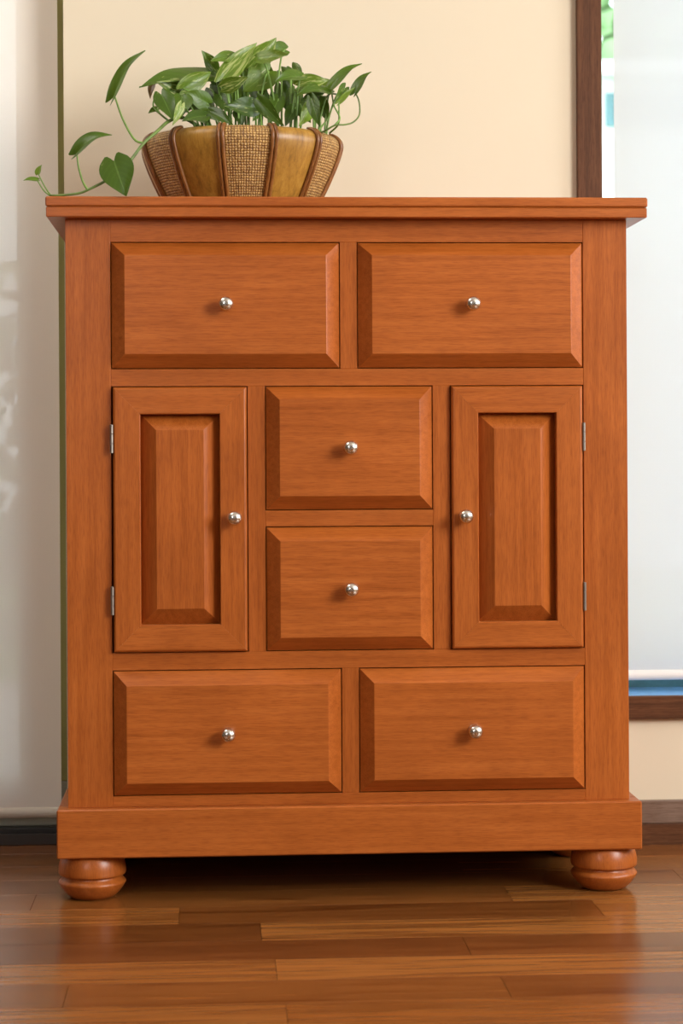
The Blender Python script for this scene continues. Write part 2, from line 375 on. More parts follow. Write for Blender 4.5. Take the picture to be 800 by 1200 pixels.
bm = bmesh.new(); add_tube(bm, catmull([(0, 0, 0), (0.06, 0, 1.8), (-0.04, 0, 3.6), (0, 0, 5.4)]), 0.16, 0.06, 10); finish('trunk', bm, M['bark'], t, True)
tag(t, 'leafy green garden tree seen through the gap beside the white shade', 'tree')
hs = empty('garden_house', (2.4, 11.4, -0.12))
box('wall', -1.5, 2.5, -0.2, 1.0, 0, 3.50, M['stucco'], hs)
box('roof', -1.65, 2.65, -0.4, 1.15, 3.50, 3.60, M['stucco'], hs, 0.01)
f_ = box('window', 0.17, 0.75, -0.23, -0.2, 3.16, 3.40, M['teal'], hs, 0.005); box('pane', 0.22, 0.70, -0.236, -0.23, 3.20, 3.36, M['glass'], f_)
tag(hs, 'white garden house blurred behind the window gap under the tree', 'building')
h = empty('hedge', (-2.2, 6.5, -0.12))
foliage('foliage', -2.2, 6.5, 0.75, 2.2, 0.6, 1.0, 2200, 0.10, M['fol2'], h, h.location)['kind'] = 'stuff'
tag(h, 'green hedge showing dimly through the beige screen shade', 'hedge')

# ------------------------------------------------------------------ the cabinet
cab = empty('cabinet', (0, 0.17, 0)); CB = (0, 0.17, 0)
tag(cab, 'reddish brown stained wood cabinet with six drawers, two doors and bun feet', 'cabinet')
def cbox(name, x0, x1, y0, y1, z0, z1, mat, bev=0.0007, parent=cab):
    return box(name, x0, x1, y0 - 0.17, y1 - 0.17, z0, z1, mat, parent, bev, 1)
W = 0.445; DXo = 0.3745; FT = 0.022
zT, z1, z2, z3, z4, z5, z6, zB = 1.0720, 1.0362, 0.8359, 0.8088, 0.3896, 0.3619, 0.1642, 0.1470
zc0, zc1 = 0.5866, 0.6120
XC, XM0, XM1 = 0.0135, 0.133, 0.1605
cbox('face_stile', -W, -DXo, 0, FT, zB, zT, M['cabZ']); cbox('face_stile', DXo, W, 0, FT, zB, zT, M['cabZ'])
for za, zb in ((z1, zT), (z3, z2), (z5, z4), (zB, z6)): cbox('face_rail', -DXo, DXo, 0.0002, FT, za, zb, M['cabX'], 0.0005)
cbox('face_mullion', -XC, XC, 0.0002, FT, z2, z1, M['cabZ'], 0.0005); cbox('face_mullion', -XC, XC, 0.0002, FT, z6, z5, M['cabZ'], 0.0005)
for s in (-1, 1): cbox('face_mullion', min(s * XM0, s * XM1), max(s * XM0, s * XM1), 0.0002, FT, z4, z3, M['cabZ'], 0.0005)
cbox('face_rail', -XM0, XM0, 0.0002, FT, zc0, zc1, M['cabX'], 0.0005)
cbox('side_panel', -W, -W + 0.018, FT, 0.36, zB, zT, M['cabZ']); cbox('side_panel', W - 0.018, W, FT, 0.36, zB, zT, M['cabZ'])
cbox('back_panel', -W + 0.018, W - 0.018, 0.35, 0.358, zB, zT, M['cabX']); cbox('bottom_panel', -W + 0.018, W - 0.018, FT, 0.35, zB, zB + 0.014, M['cabX'])
# two-layer top
OX, OY = 0.0272, 0.030
cbox('top_board', -W - OX - 0.001, W + OX + 0.001, -OY - 0.001, 0.372, 1.0884, 1.1040, M['cabX'], 0.0022).data
cbox('top_moulding', -W - OX, W + OX, -OY, 0.371, 1.0722, 1.0876, M['cabX'], 0.0012)
cbox('top_core', -W - OX + 0.003, W + OX - 0.003, -OY + 0.003, 0.369, 1.0872, 1.0888, M['cabX'], 0.0)
# plinth
PX, PY = 0.0165, 0.020
cbox('plinth_front', -W - PX, W + PX, -PY, FT, 0.0706, zB, M['cabX'], 0.002)
for s in (-1, 1): cbox('plinth_side', min(s * (W - 0.004), s * (W + PX)), max(s * (W - 0.004), s * (W + PX)), FT, 0.368, 0.0706, zB, M['cabY'], 0.002)
cbox('plinth_back', -W + 0.004, W - 0.004, 0.346, 0.366, 0.0706, zB - 0.001, M['cabX'], 0.001)
# bun feet
FP = [(0.030, 0.0), (0.036, 0.0025), (0.0435, 0.0095), (0.0498, 0.0180), (0.0530, 0.0235), (0.0533, 0.0248), (0.0528, 0.0265), (0.0506, 0.0290), (0.0480, 0.0315), (0.0467, 0.0340), (0.0467, 0.0358),
      (0.0490, 0.0366), (0.0524, 0.0374), (0.0533, 0.0392), (0.0534, 0.0440), (0.0530, 0.0500), (0.0518, 0.0560), (0.0500, 0.0620), (0.0478, 0.0670), (0.0455, 0.0706)]
bm = bmesh.new(); add_lathe(bm, FP, 48); foot0 = finish('bun_foot', bm, M['cabZ'], cab, True, (-0.410, 0.036 - 0.17, 0))
for fx, fy in ((0.410, 0.036), (-0.410, 0.31), (0.410, 0.31)):
    c = foot0.copy(); COL.objects.link(c); c.parent = cab; c.location = (fx, fy - 0.17, 0)

KP = [(r_ * 1.14, h_ * 1.06) for r_, h_ in [(0.0, 0.0), (0.0088, 0.0), (0.0088, 0.0014), (0.0066, 0.003), (0.0056, 0.007), (0.0062, 0.0105), (0.0088, 0.0125), (0.0098, 0.0145), (0.0101, 0.0170), (0.0096, 0.0200), (0.0080, 0.0228), (0.0055, 0.0246), (0.0026, 0.0255), (0.0, 0.0257)]]
bm = bmesh.new(); add_lathe(bm, KP[1:-1], 32, axis='Y'); knob_mesh = finish('knob', bm, M['nickel'], None, True)
kmesh = knob_mesh.data; bpy.data.objects.remove(knob_mesh)
def knob(parent, x, y, z):
    o = bpy.data.objects.new('knob', kmesh); COL.objects.link(o); o.parent = parent; o.location = (x, y, z); o['label'] = 'round brushed nickel knob'
def raised(bm, w, h, edge_y, bev, field_y, step, back_y):
    """raised panel in X/Z about the origin: outer edge, sloping bevel, tiny step, flat field (front = -Y)"""
    def ring(hw, hh, y): return [bm.verts.new((sx * hw, y, sz * hh)) for sx, sz in ((-1, -1), (1, -1), (1, 1), (-1, 1))]
    rings = [ring(w, h, back_y), ring(w, h, edge_y), ring(w - bev, h - bev, field_y + step), ring(w - bev - 0.0006, h - bev - 0.0006, field_y + 0.0004), ring(w - bev - 0.0012, h - bev - 0.0012, field_y)]
    for a, b in zip(rings, rings[1:]):
        for i in range(4): bm.faces.new((a[i], a[(i + 1) % 4], b[(i + 1) % 4], b[i]))
    bm.faces.new(rings[-1]); bm.faces.new(rings[0][::-1])
    bmesh.ops.recalc_face_normals(bm, faces=bm.faces)
G = 0.0014
def drawer(x0, x1, za, zb, label):
    cx, cz = (x0 + x1) / 2, (za + zb) / 2
    w, h = (x1 - x0) / 2 - G, (zb - za) / 2 - G
    bm = bmesh.new(); raised(bm, w, h, 0.0015, 0.0203, -0.0205, 0.0009, 0.018)
    d = finish('drawer', bm, M['cabX'], cab, loc=(cx, -0.17, cz)); d['label'] = label
    bm = bmesh.new(); ww, hh = w - 0.008, h - 0.012
    add_box(bm, -ww, -ww + 0.012, 0.018, 0.31, -hh, hh); add_box(bm, ww - 0.012, ww, 0.018, 0.31, -hh, hh); add_box(bm, -ww + 0.012, ww - 0.012, 0.298, 0.31, -hh, hh); add_box(bm, -ww + 0.012, ww - 0.012, 0.018, 0.298, -hh, -hh + 0.008)
    finish('drawer_box', bm, M['cabY'], d)
    knob(d, 0, -0.0205, 0)
drawer(-DXo, -XC, z2, z1, 'wide raised drawer at the top left'); drawer(XC, DXo, z2, z1, 'wide raised drawer at the top right')
drawer(-XM0, XM0, zc1, z3, 'upper small centre drawer'); drawer(-XM0, XM0, z4, zc0, 'lower small centre drawer')
drawer(-DXo, -XC, z6, z5, 'wide raised drawer at the bottom left'); drawer(XC, DXo, z6, z5, 'wide raised drawer at the bottom right')

def door_leaf(x0, x1, za, zb, hinge, label):
    cx, cz = (x0 + x1) / 2, (za + zb) / 2
    gl = 0.0030 if hinge < 0 else 0.0016; gr = 0.0030 if hinge > 0 else 0.0016
    xa, xb = x0 + gl - cx, x1 - gr - cx; h = (zb - za) / 2 - 0.0016
    d = empty('door', (cx, -0.17, cz)); d.parent = cab; d['label'] = label
    fw = 0.0425; yf, yb = -0.0095, 0.012; cb_ = 0.0040
    # mitred frame members: trapezoid prisms with a small outer chamfer and inner rounding
    def member(name, corners, mat):
        # corners: outer a, outer b, inner b, inner a (x, z); mitre follows a->inner a
        oa, ob, ib, ia = [Vector((c[0], 0, c[1])) for c in corners]
        def at(f, y):
            p, q = oa.lerp(ia, f), ob.lerp(ib, f); return (Vector((p.x, y, p.z)), Vector((q.x, y, q.z)))
        prof = [(0, yb), (0, yf + 0.0035), (cb_ / fw * 0.6, yf + 0.0006), (cb_ / fw, yf), (1 - 0.0012 / fw, yf), (1, yf + 0.0012), (1, yb)]
        bm = bmesh.new(); rows = [[bm.verts.new(v) for v in at(f, y)] for f, y in prof]
        n = len(rows)
        for i in range(n):
            a, b = rows[i], rows[(i + 1) % n]; bm.faces.new((a[0], a[1], b[1], b[0]))
        bm.faces.new([r[0] for r in rows]); bm.faces.new([r[1] for r in rows][::-1])
        bmesh.ops.recalc_face_normals(bm, faces=bm.faces)
        finish(name, bm, mat, d)
    e = 0.00012
    member('door_stile', [(xa, -h), (xa, h), (xa + fw, h - fw - e), (xa + fw, -h + fw + e)], M['cabZ'])
    member('door_stile', [(xb, -h), (xb, h), (xb - fw, h - fw - e), (xb - fw, -h + fw + e)], M['cabZ'])
    member('door_rail', [(xa + e, h), (xb - e, h), (xb - fw, h - fw), (xa + fw, h - fw)], M['cabX'])
    member('door_rail', [(xa + e, -h), (xb - e, -h), (xb - fw, -h + fw), (xa + fw, -h + fw)], M['cabX'])
    bm = bmesh.new(); raised(bm, (xb - xa) / 2 - fw + 0.0005, h - fw + 0.0005, 0.0112, 0.0245, -0.0095, 0.0008, 0.0125)
    pn = finish('door_panel', bm, M['cabZ'], d, loc=((xa + xb) / 2, 0, 0))
    knob(d, (xb - fw / 2 + 0.001) if hinge < 0 else (xa + fw / 2 - 0.001), yf, 0.002)
    hx = (xa - 0.0022) if hinge < 0 else (xb + 0.0022)
    for zz in (0.5 * (zb - za) - 0.0825, -0.5 * (zb - za) + 0.0825):
        bm = bmesh.new()
        for k in range(3):
            p = [(0.0, 0), (0.0026, 0.0), (0.0030, 0.0005), (0.0030, 0.0142), (0.0026, 0.0147)]
            add_lathe(bm, [(r_ * 0.9, zz - 0.0225 + k * 0.0151 + q) for r_, q in p[1:]], 14, hx, -0.0075)
        add_box(bm, hx - 0.001, hx + 0.001, -0.0075, 0.010, zz - 0.0225, zz + 0.0225)
        o = finish('hinge', bm, M['steel'], d); o['label'] = 'steel butt hinge barrel'
door_leaf(-DXo, -XM1, z4, z3, -1, 'narrow raised-panel door hinged on the left'); door_leaf(XM1, DXo, z4, z3, 1, 'narrow raised-panel door hinged on the right')

# ------------------------------------------------------------------ woven basket
BX, BY, TZ = -0.165, 0.180, 1.1040
bk = empty('woven_basket', (BX, BY, TZ)); tag(bk, 'round basket of woven rattan and smooth bamboo gores standing on the cabinet', 'basket')
def weave_mat():
    m, nt, b = new_mat('woven_rattan'); uv = N(nt, 'ShaderNodeUVMap')
    mp = N(nt, 'ShaderNodeMapping'); mp.inputs['Scale'].default_value = (1, 1, 1); lk(nt, uv.outputs[0], mp.inputs[0])
    wn = N(nt, 'ShaderNodeTexNoise'); wn.inputs['Scale'].default_value = 0.8; wn.inputs['Detail'].default_value = 2; lk(nt, uv.outputs[0], wn.inputs['Vector'])
    ws = N(nt, 'ShaderNodeVectorMath', operation='MULTIPLY_ADD'); lk(nt, wn.outputs['Color'], ws.inputs[0]); ws.inputs[1].default_value = (0.9, 0.7, 0); lk(nt, mp.outputs[0], ws.inputs[2])
    sp = N(nt, 'ShaderNodeSeparateXYZ'); lk(nt, ws.outputs[0], sp.inputs[0])
    def mth(op, a, bb=None):
        n = N(nt, 'ShaderNodeMath', operation=op)
        for i, v in enumerate((a, bb)):
            if v is None: continue
            if hasattr(v, 'links'): lk(nt, v, n.inputs[i])
            else: n.inputs[i].default_value = v
        return n.outputs[0]
    U, V = sp.outputs[0], sp.outputs[1]           # uv already counts strands
    fu, fv = mth('SINE', mth('MULTIPLY', U, math.pi)), mth('SINE', mth('MULTIPLY', V, math.pi))
    au, av = mth('ABSOLUTE', fu), mth('ABSOLUTE', fv)
    par = mth('MULTIPLY', fu, fv)                 # sign alternates over / under
    over = mth('GREATER_THAN', par, 0.0)
    hor = mth('MULTIPLY', mth('POWER', av, 0.6), mth('ADD', mth('MULTIPLY', au, 0.6), 0.4))
    ver = mth('MULTIPLY', mth('POWER', au, 0.6), mth('ADD', mth('MULTIPLY', av, 0.6), 0.4))
    mixh = N(nt, 'ShaderNodeMix'); lk(nt, over, mixh.inputs[0]); lk(nt, hor, mixh.inputs[2]); lk(nt, ver, mixh.inputs[3])
    h_ = mixh.outputs[0]
    nz1 = N(nt, 'ShaderNodeTexNoise'); nz1.inputs['Scale'].default_value = 0.55; nz1.inputs['Detail'].default_value = 3; lk(nt, uv.outputs[0], nz1.inputs['Vector'])
    r = ramp(nt, [(0.10, (0.16, 0.072, 0.014)), (0.5, (0.36, 0.19, 0.045)), (0.95, (0.62, 0.40, 0.15))]); lk(nt, h_, r.inputs[0])
    r2 = ramp(nt, [(0.3, (0.62, 0.52, 0.42)), (0.65, (1.15, 1.12, 1.05))]); lk(nt, nz1.outputs['Fac'], r2.inputs[0])
    lk(nt, mixc(nt, 1.0, r.outputs[0], r2.outputs[0], 'MULTIPLY'), b.inputs['Base Color']); b.inputs['Roughness'].default_value = 0.5
    bp = N(nt, 'ShaderNodeBump'); bp.inputs['Strength'].default_value = 0.9; bp.inputs['Distance'].default_value = 0.0016
    lk(nt, h_, bp.inputs['Height']); lk(nt, bp.outputs[0], b.inputs['Normal']); return m
M['weave'] = weave_mat()
M['gore'] = wood('bamboo_sheath', 'Z', (0.25, 0.125, 0.016), (0.42, 0.215, 0.030), (0.53, 0.30, 0.055), rough=0.38, pore=0.18, blotch=0.35, scale=0.9)
M['cane'] = wood('rattan_cane', 'Z', (0.16, 0.056, 0.012), (0.27, 0.105, 0.022), (0.36, 0.155, 0.036), rough=0.35, pore=0.3, blotch=0.4, scale=2)
BPROF = [(0.119, 0.0), (0.1250, 0.010), (0.1340, 0.026), (0.1440, 0.046), (0.1535, 0.067), (0.1605, 0.085), (0.1645, 0.098), (0.1655, 0.105), (0.1640, 0.112), (0.1595, 0.1180), (0.1525, 0.1215), (0.1460, 0.1225)]
def gore(name, a0, a1, mat, woven, bulge):
    bm = bmesh.new(); uvl = bm.loops.layers.uv.new('UVMap'); na = 6; grid = []; inner = []
    L = [0]
    for p, q in zip(BPROF, BPROF[1:]): L.append(L[-1] + math.hypot(p[0] - q[0], p[1] - q[1]))
    for j, (r_, z_) in enumerate(BPROF):
        row = []; ri = []
        for i in range(na + 1):
            f = i / na; a = a0 + (a1 - a0) * f; rr = r_ + bulge * math.sin(math.pi * f)
            row.append(bm.verts.new((rr * math.sin(a), -rr * math.cos(a), z_))); rr -= 0.004
            ri.append(bm.verts.new((rr * math.sin(a), -rr * math.cos(a), z_ - 0.0005)))
        grid.append(row); inner.append(ri)
    def quad(vs_, uvs):
        f = bm.faces.new(vs_)
        for l, u in zip(f.loops, uvs): l[uvl].uv = u
    S = 0.0045
    for j in range(len(BPROF) - 1):
        for i in range(na):
            us = [(i / na * (a1 - a0) * 0.150 / S, L[j] / S), ((i + 1) / na * (a1 - a0) * 0.150 / S, L[j] / S), ((i + 1) / na * (a1 - a0) * 0.150 / S, L[j + 1] / S), (i / na * (a1 - a0) * 0.150 / S, L[j + 1] / S)]
            quad((grid[j][i], grid[j][i + 1], grid[j + 1][i + 1], grid[j + 1][i]), us)
            quad((inner[j][i], inner[j + 1][i], inner[j + 1][i + 1], inner[j][i + 1]), us)
    for i in range(na):
        quad((grid[-1][i], grid[-1][i + 1], inner[-1][i + 1], inner[-1][i]), [(0, 0)] * 4)
        quad((grid[0][i], inner[0][i], inner[0][i + 1], grid[0][i + 1]), [(0, 0)] * 4)
    bmesh.ops.recalc_face_normals(bm, faces=bm.faces)
    return finish(name, bm, mat, bk, True)
A0 = R(2.5)
for k in range(12):
    c = A0 + R(30) * k; e = R(13.6)
    if k % 2 == 0: gore('woven_panel', c - e, c + e, M['weave'], True, 0.0005)
    else: gore('bamboo_panel', c - e, c + e, M['gore'], False, 0.0012)
for k in range(12):
    for s in (-1, 1):
        pts = []
        for r_, z_ in BPROF:
            rr = r_ + 0.0022; a = A0 + R(15) + R(30) * k + s * 0.0034 / r_ * 1.0
            pts.append(Vector((rr * math.sin(a), -rr * math.cos(a), max(z_, 0.0042) + (0.001 if z_ > 0.119 else 0))))
        bm = bmesh.new(); add_tube(bm, catmull(pts, 3), 0.0034, n=8); finish('cane', bm, M['cane'], bk, True)
bm = bmesh.new(); add_lathe(bm, [(0.117, 0.0), (0.117, 0.008)], 36); finish('basket_floor', bm, M['weave'], bk)
bm = bmesh.new(); add_lathe(bm, [(0.13, 0.060), (0.147, 0.088), (0.10, 0.092), (0.04, 0.094)], 30); finish('soil', bm, plain('potting_soil', (0.03, 0.02, 0.012), 0.95, noise=0.4, nscale=120), bk)

# ------------------------------------------------------------------ pothos
def at(px, py, Y):
    """point of the place at depth Y that is seen at px, py of the 800 x 1200 photograph"""
    u, v = px - 400, py - (600 - HY); c_, s_ = math.cos(ROLL), math.sin(ROLL)
    uu, vv = c_ * u + s_ * v, -s_ * u + c_ * v
    d = Vector((uu / FPX, 1, -vv / FPX)); w = Vector((d.x * math.cos(YAW) + d.y * math.sin(YAW), d.y * math.cos(YAW) - d.x * math.sin(YAW), d.z))
    return CAM + w * ((Y - CAM.y) / w.y)
def leaf_mat():
    m, nt, b = new_mat('pothos_leaf'); out = nt.nodes['Material Output']
    uv = N(nt, 'ShaderNodeUVMap'); oi = N(nt, 'ShaderNodeObjectInfo'); sep = N(nt, 'ShaderNodeSeparateColor'); lk(nt, oi.outputs['Color'], sep.inputs[0])
    su = N(nt, 'ShaderNodeSeparateXYZ'); lk(nt, uv.outputs[0], su.inputs[0])
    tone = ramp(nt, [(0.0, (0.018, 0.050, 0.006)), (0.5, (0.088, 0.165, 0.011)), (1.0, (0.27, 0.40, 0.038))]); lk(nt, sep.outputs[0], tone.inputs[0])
    # veins: slanted waves mirrored on the midrib
    ab = N(nt, 'ShaderNodeMath', operation='ABSOLUTE'); lk(nt, su.outputs[1], ab.inputs[0])
    s1 = N(nt, 'ShaderNodeMath', operation='MULTIPLY_ADD'); lk(nt, ab.outputs[0], s1.inputs[0]); s1.inputs[1].default_value = -0.35; lk(nt, su.outputs[0], s1.inputs[2])
    s2 = N(nt, 'ShaderNodeMath', operation='MULTIPLY'); lk(nt, s1.outputs[0], s2.inputs[0]); s2.inputs[1].default_value = 46
    s3 = N(nt, 'ShaderNodeMath', operation='SINE'); lk(nt, s2.outputs[0], s3.inputs[0])
    rv = ramp(nt, [(0.0, (0.96,) * 3), (1.0, (1.04,) * 3)]); lk(nt, s3.outputs[0], rv.inputs[0])
    c = mixc(nt, 1.0, tone.outputs[0], rv.outputs[0], 'MULTIPLY')
    # cream-yellow variegation streaks
    off = N(nt, 'ShaderNodeVectorMath', operation='SCALE'); off.inputs[0].default_value = (13, 17, 0); lk(nt, oi.outputs['Random'], off.inputs['Scale'])
    mp = N(nt, 'ShaderNodeMapping'); mp.inputs['Scale'].default_value = (2.0, 2.6, 1); mp.inputs['Rotation'].default_value = (0, 0, 0.3); lk(nt, uv.outputs[0], mp.inputs[0])
    ad = N(nt, 'ShaderNodeVectorMath', operation='ADD'); lk(nt, mp.outputs[0], ad.inputs[0]); lk(nt, off.outputs[0], ad.inputs[1])
    nz_ = N(nt, 'ShaderNodeTexNoise'); nz_.inputs['Scale'].default_value = 1.6; nz_.inputs['Detail'].default_value = 4; nz_.inputs['Distortion'].default_value = 0.8; lk(nt, ad.outputs[0], nz_.inputs['Vector'])
    va = N(nt, 'ShaderNodeMath', operation='MULTIPLY_ADD'); lk(nt, sep.outputs[1], va.inputs[0]); va.inputs[1].default_value = 0.28; lk(nt, nz_.outputs['Fac'], va.inputs[2])
    rf = ramp(nt, [(0.68, (0,) * 3), (0.80, (1,) * 3)]); lk(nt, va.outputs[0], rf.inputs[0])
    vf = N(nt, 'ShaderNodeMath', operation='MULTIPLY'); lk(nt, rf.outputs[0], vf.inputs[0]); vf.inputs[1].default_value = 0.6
    c = mixc(nt, vf.outputs[0], c, (0.56, 0.60, 0.22))
    rm = ramp(nt, [(0.0, (1,) * 3), (0.07, (0,) * 3)]); lk(nt, ab.outputs[0], rm.inputs[0])
    mf = N(nt, 'ShaderNodeMath', operation='MULTIPLY'); lk(nt, rm.outputs[0], mf.inputs[0]); mf.inputs[1].default_value = 0.35
    c = mixc(nt, mf.outputs[0], c, (0.25, 0.42, 0.10))
    # brown dried tissue for the withered leaf (blue channel)
    c = mixc(nt, sep.outputs[2], c, (0.16, 0.075, 0.025))
    lk(nt, c, b.inputs['Base Color']); b.inputs['Roughness'].default_value = 0.33; b.inputs['Specular IOR Level'].default_value = 0.4
    bp = N(nt, 'ShaderNodeBump'); bp.inputs['Strength'].default_value = 0.05; bp.inputs['Distance'].default_value = 0.001; lk(nt, s3.outputs[0], bp.inputs['Height']); lk(nt, bp.outputs[0], b.inputs['Normal'])
    tl = N(nt, 'ShaderNodeBsdfTranslucent'); lk(nt, c, tl.inputs[0])
    mx = N(nt, 'ShaderNodeMixShader'); mx.inputs[0].default_value = 0.20; lk(nt, b.outputs[0], mx.inputs[1]); lk(nt, tl.outputs[0], mx.inputs[2]); lk(nt, mx.outputs[0], out.inputs['Surface'])
    return m
M['leaf'] = leaf_mat()
M['stem'] = plain('pothos_stem', (0.17, 0.30, 0.055), 0.45, noise=0.25, nscale=60)
M['vine'] = plain('pothos_vine', (0.12, 0.19, 0.035), 0.5, noise=0.3, nscale=60)
plant = empty('pothos_plant', (BX, BY, TZ + 0.09)); PB = Vector((BX, BY, TZ + 0.09))
tag(plant, 'variegated green pothos with a vine trailing left out of the woven basket', 'plant')
def stem(pts, r0, r1=None, mat='stem'):
    bm = bmesh.new(); add_tube(bm, [p - PB for p in catmull(pts, 5)], r0, r1, 7); finish('stem', bm, M[mat], plant, True)
def leaf(base, tip, width, roll, bend=0.12, fold=0.18, tone=0.5, var=0.3, brown=0.0, curl=0.0):
    """base/tip world points; width in metres; roll turns the blade about its midrib (0 = facing the camera); bend arches the midrib along the blade normal"""
    ax = tip - base; L = ax.length; X = ax.normalized()
    view = (CAM - base).normalized(); n = (view - X * view.dot(X)).normalized(); s = n.cross(X)
    q = Matrix.Rotation(roll, 3, X); n = q @ n; s = q @ s
    nu, nv = 12, 4; bm = bmesh.new(); uvl = bm.loops.layers.uv.new('UVMap'); g = []; uvs = {}
    for i in range(nu + 1):
        u = i / nu; row = []
        hw = width / 2 * (math.sin(math.pi * min(1, (u * 0.94 + 0.055)) ** 0.62)) ** 0.85 * (1 - 0.25 * u ** 2)
        if i == nu: hw = width * 0.004
        for j in range(-nv, nv + 1):
            v = j / nv
            lob = 0.19 * L * math.sin(math.pi * abs(v) * 0.76) * max(0, 1 - u * 1.6) ** 2
            x = u * L - lob
            z = bend * L * 4 * u * (1 - u) * 0.5 + fold * abs(v) * hw - curl * L * u * u * u + 0.020 * L * math.sin(7 * u + 3 * v) * abs(v)
            p = base + X * x + s * (v * hw) + n * z - PB
            vt = bm.verts.new(p); uvs[vt] = (u, v); row.append(vt)
        g.append(row)
    for i in range(nu):
        for j in range(2 * nv):
            f = bm.faces.new((g[i][j], g[i][j + 1], g[i + 1][j + 1], g[i + 1][j]))
            for l in f.loops: l[uvl].uv = uvs[l.vert]
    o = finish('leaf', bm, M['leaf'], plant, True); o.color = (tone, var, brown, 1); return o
PXM = 3.36 / FPX     # metres per photo pixel near the plant
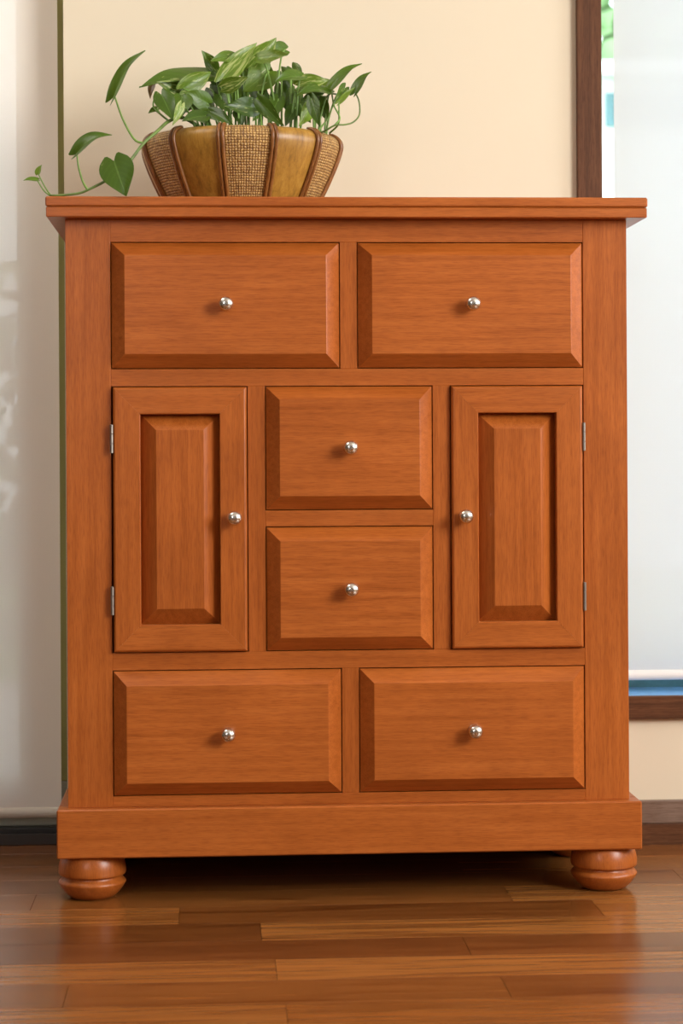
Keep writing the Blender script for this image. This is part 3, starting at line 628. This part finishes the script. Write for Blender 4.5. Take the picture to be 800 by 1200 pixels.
# base px, tip px, width px, roll deg, depth of base, depth of tip, bend, fold, tone, variegation, petiole root px or None
LV = [
 # trailing left
 ((134,113),(170,59),24,-58,0.02,0.01,0.20,0.35,0.52,0.0,'own'),
 ((90,181),(131,158),24,-55,-0.015,-0.02,0.34,0.35,0.40,0.0,'own'),
 ((133.5,189),(148,230),40,4,-0.030,-0.040,0.06,0.10,0.34,0.02,'own'),
 ((44,211),(27,211.6),9,55,-0.012,-0.02,0.1,0.3,0.55,0.0,'own'),
 ((45,204),(49,193),10,-50,-0.012,-0.01,0.1,0.4,0.75,0.1,'own'),
 # left cluster
 ((250,90),(163,102),46,64,0.16,0.08,0.05,0.25,0.38,0.0,(262,150)),
 ((214,104),(248,84),24,10,0.10,0.12,0.10,0.2,0.62,0.45,(250,150)),
 ((216,107),(183,96),24,14,0.12,0.09,0.10,0.15,0.46,0.75,(248,150)),
 ((243,121),(215,108),23,15,0.09,0.07,0.16,0.1,0.50,0.1,(246,150)),
 ((189,111),(203,141),24,-10,0.05,0.03,0.10,0.15,0.30,0.05,'own'),
 ((213,114),(211,139),28,8,0.07,0.05,0.06,0.15,0.42,0.15,(236,150)),
 ((212,123),(202,147),12,-25,0.045,0.035,0.05,0.2,0.78,0.75,(232,150)),
 ((184,127),(173.5,133),8,30,0.06,0.05,0.1,0.2,0.5,0.0,'own'),
 ((240,136),(213,142),20,40,0.06,0.03,0.1,0.2,0.22,0.0,(252,150)),
 ((247,131),(273,146),17,-20,0.07,0.04,0.08,0.2,0.30,0.1,(240,150)),
 ((251,82),(236,59),18,20,0.16,0.14,0.1,0.25,0.50,0.45,(266,150)),
 ((274,67),(246,72),18,30,0.14,0.11,0.14,0.2,0.55,0.2,(280,150)),
 ((258,95),(240,86),24,20,0.20,0.18,0.1,0.2,0.18,0.0,(270,150)),
 ((262,92),(301,50),25,-12,0.12,0.14,0.10,0.22,0.66,0.70,(272,150)),
 ((292,80),(324,44),30,12,0.17,0.17,0.16,0.2,0.60,0.60,(290,150)),
 ((334,58),(311,57),19,20,0.20,0.17,0.12,0.2,0.42,0.1,(322,150)),
 ((304,68),(338,63),20,-40,0.13,0.10,-0.10,0.3,0.66,0.35,(325,150)),
 ((303,73),(326,95),17,10,0.19,0.18,0.1,0.2,0.58,0.1,(325,150)),
 ((262,102),(291,90),19,12,0.08,0.07,0.12,0.2,0.52,0.65,(272,150)),
 ((315,84),(285,108),34,8,0.14,0.13,0.06,0.15,0.60,0.25,(302,150)),
 ((299,126),(262,125),24,14,0.07,0.04,0.12,0.16,0.20,0.30,(300,150)),
 ((304,118),(333,148),19,12,0.06,0.035,0.10,0.2,0.32,0.15,(306,150)),
 ((352,90),(321,97),20,40,0.11,0.08,0.22,0.3,0.46,0.0,(347,150)),
 ((350,101),(384,94),24,-15,0.12,0.12,0.20,0.2,0.62,0.70,(340,150)),
 ((387,110),(346,113),24,56,0.13,0.08,0.24,0.25,0.36,0.15,(372,150)),
 ((365,116),(375,149),16,14,0.07,0.05,0.08,0.15,0.26,0.10,(350,148)),
 ((366,123),(350,148),19,-10,0.09,0.07,0.06,0.2,0.74,0.45,(368,150)),
 ((388,104),(424,74.5),19,-52,0.14,0.15,0.20,0.3,0.52,0.1,(380,150)),
 ((404,103),(391,121),17,-25,0.12,0.10,0.1,0.25,0.48,0.35,(381,151)),
 ((397,120),(416,102),8,-25,0.10,0.11,0.1,0.2,0.70,0.3,'own'),
 ((416,109),(435,84),17,-50,0.11,0.12,0.20,0.3,0.42,0.05,'own'),
 ((377,112),(352,118),18,30,0.14,0.12,0.1,0.2,0.24,0.0,(368,150)),
 ((370,102),(386,93),18,5,0.17,0.17,0.1,0.2,0.68,0.2,(376,150)),
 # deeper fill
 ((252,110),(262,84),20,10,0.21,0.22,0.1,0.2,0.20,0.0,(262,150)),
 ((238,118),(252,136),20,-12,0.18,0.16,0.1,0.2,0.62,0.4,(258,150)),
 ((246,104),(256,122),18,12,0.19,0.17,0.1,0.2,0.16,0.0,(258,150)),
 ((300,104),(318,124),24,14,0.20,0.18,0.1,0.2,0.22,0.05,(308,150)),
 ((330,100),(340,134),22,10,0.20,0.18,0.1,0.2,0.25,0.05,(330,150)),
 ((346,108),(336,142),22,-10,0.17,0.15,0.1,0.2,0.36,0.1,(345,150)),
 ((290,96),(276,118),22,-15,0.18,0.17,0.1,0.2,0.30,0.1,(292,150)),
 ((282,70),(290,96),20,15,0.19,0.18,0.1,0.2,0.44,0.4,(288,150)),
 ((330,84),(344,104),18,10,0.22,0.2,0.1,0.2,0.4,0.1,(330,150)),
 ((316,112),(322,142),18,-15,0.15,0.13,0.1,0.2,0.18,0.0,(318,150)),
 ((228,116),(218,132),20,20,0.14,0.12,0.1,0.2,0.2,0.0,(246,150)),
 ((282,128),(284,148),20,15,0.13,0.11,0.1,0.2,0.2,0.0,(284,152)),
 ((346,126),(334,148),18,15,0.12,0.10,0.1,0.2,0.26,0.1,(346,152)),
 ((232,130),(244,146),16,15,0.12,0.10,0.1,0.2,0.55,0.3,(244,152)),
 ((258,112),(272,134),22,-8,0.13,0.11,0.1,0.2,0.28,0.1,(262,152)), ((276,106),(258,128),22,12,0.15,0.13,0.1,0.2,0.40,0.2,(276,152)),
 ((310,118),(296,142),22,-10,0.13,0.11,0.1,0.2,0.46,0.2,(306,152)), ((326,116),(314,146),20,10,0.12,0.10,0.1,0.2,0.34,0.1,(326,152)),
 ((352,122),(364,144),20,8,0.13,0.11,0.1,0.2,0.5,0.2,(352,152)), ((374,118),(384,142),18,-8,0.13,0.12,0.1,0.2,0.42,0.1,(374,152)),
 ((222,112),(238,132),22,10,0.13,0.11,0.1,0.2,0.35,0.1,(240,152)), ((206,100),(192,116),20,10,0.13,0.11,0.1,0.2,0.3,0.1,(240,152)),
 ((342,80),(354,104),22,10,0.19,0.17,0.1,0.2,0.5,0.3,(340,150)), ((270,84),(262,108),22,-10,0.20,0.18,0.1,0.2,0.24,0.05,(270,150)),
]
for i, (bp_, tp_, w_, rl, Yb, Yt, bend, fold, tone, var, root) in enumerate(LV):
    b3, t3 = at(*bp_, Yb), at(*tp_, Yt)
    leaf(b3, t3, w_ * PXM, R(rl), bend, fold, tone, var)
    if root != 'own':
        r3 = at(root[0], root[1], 0.11 + 0.3 * (Yb - 0.12)); r3.z = TZ + 0.088
        d = b3 - r3; m1 = r3 + Vector((d.x * 0.15, d.y * 0.2, d.z * 0.5)); m2 = r3 + Vector((d.x * 0.62, d.y * 0.65, d.z * 0.9))
        if d.z < 0.03: m1.z += 0.02; m2.z += 0.015
        stem([r3, m1, m2, b3], 0.0019, 0.0013)
leaf(at(179, 98, 0.13), at(176, 116, 0.12), 9 * PXM, R(20), 0.2, 0.3, 0.2, 0, 0.8)       # withered brown leaf
# trailing vine on the left with its petioles
stem([at(236, 150, 0.11), at(214, 138, 0.075), at(198, 142, 0.045), at(183, 155, 0.018), at(168, 168, 0.002), at(152, 189, -0.012), at(137, 204, -0.02), at(122, 213, -0.022), at(106, 221, -0.022), at(94, 226, -0.02), at(76, 228.6, -0.018), at(58, 229.2, -0.015)], 0.0031, 0.0018, 'vine')
stem([at(168, 168, 0.002), at(157, 163, 0.004), at(144, 140, 0.012), at(134, 112, 0.02)], 0.0020, 0.0014)
stem([at(103, 223, -0.022), at(97, 213, -0.02), at(92, 196, -0.017), at(90, 180, -0.015)], 0.0019, 0.0013)
stem([at(150, 192, -0.012), at(143, 186, -0.024), at(133.5, 189, -0.030)], 0.0018, 0.0013)
stem([at(58, 229, -0.015), at(51, 223, -0.013), at(43.5, 211, -0.012)], 0.0012, 0.0009)
stem([at(59, 228.5, -0.014), at(52, 218, -0.012), at(45, 204, -0.012)], 0.0012, 0.0009)
stem([at(198, 142, 0.045), at(188, 134, 0.048), at(180, 126, 0.055), at(181, 116, 0.056), at(189, 111, 0.05)], 0.0018, 0.0012)
stem([at(188, 134, 0.048), at(184, 127, 0.06)], 0.0014, 0.001)
# wiry stems on the right
stem([at(360, 150, 0.12), at(376, 155, 0.09), at(392, 147, 0.08), at(404, 146, 0.085), at(414, 143, 0.09), at(421, 134, 0.10), at(420.5, 119, 0.105), at(416.5, 109, 0.11)], 0.0017, 0.0012, 'vine')
stem([at(392, 147, 0.08), at(398, 138, 0.09), at(391, 123, 0.10), at(388, 104, 0.14)], 0.0016, 0.0012)
stem([at(386, 156, 0.14), at(396, 146, 0.12), at(397, 132, 0.095), at(397, 120, 0.10)], 0.0017, 0.0012)
stem([at(372, 154, 0.10), at(384, 139, 0.11), at(390, 124, 0.11), at(404, 103, 0.12)], 0.0017, 0.0012)
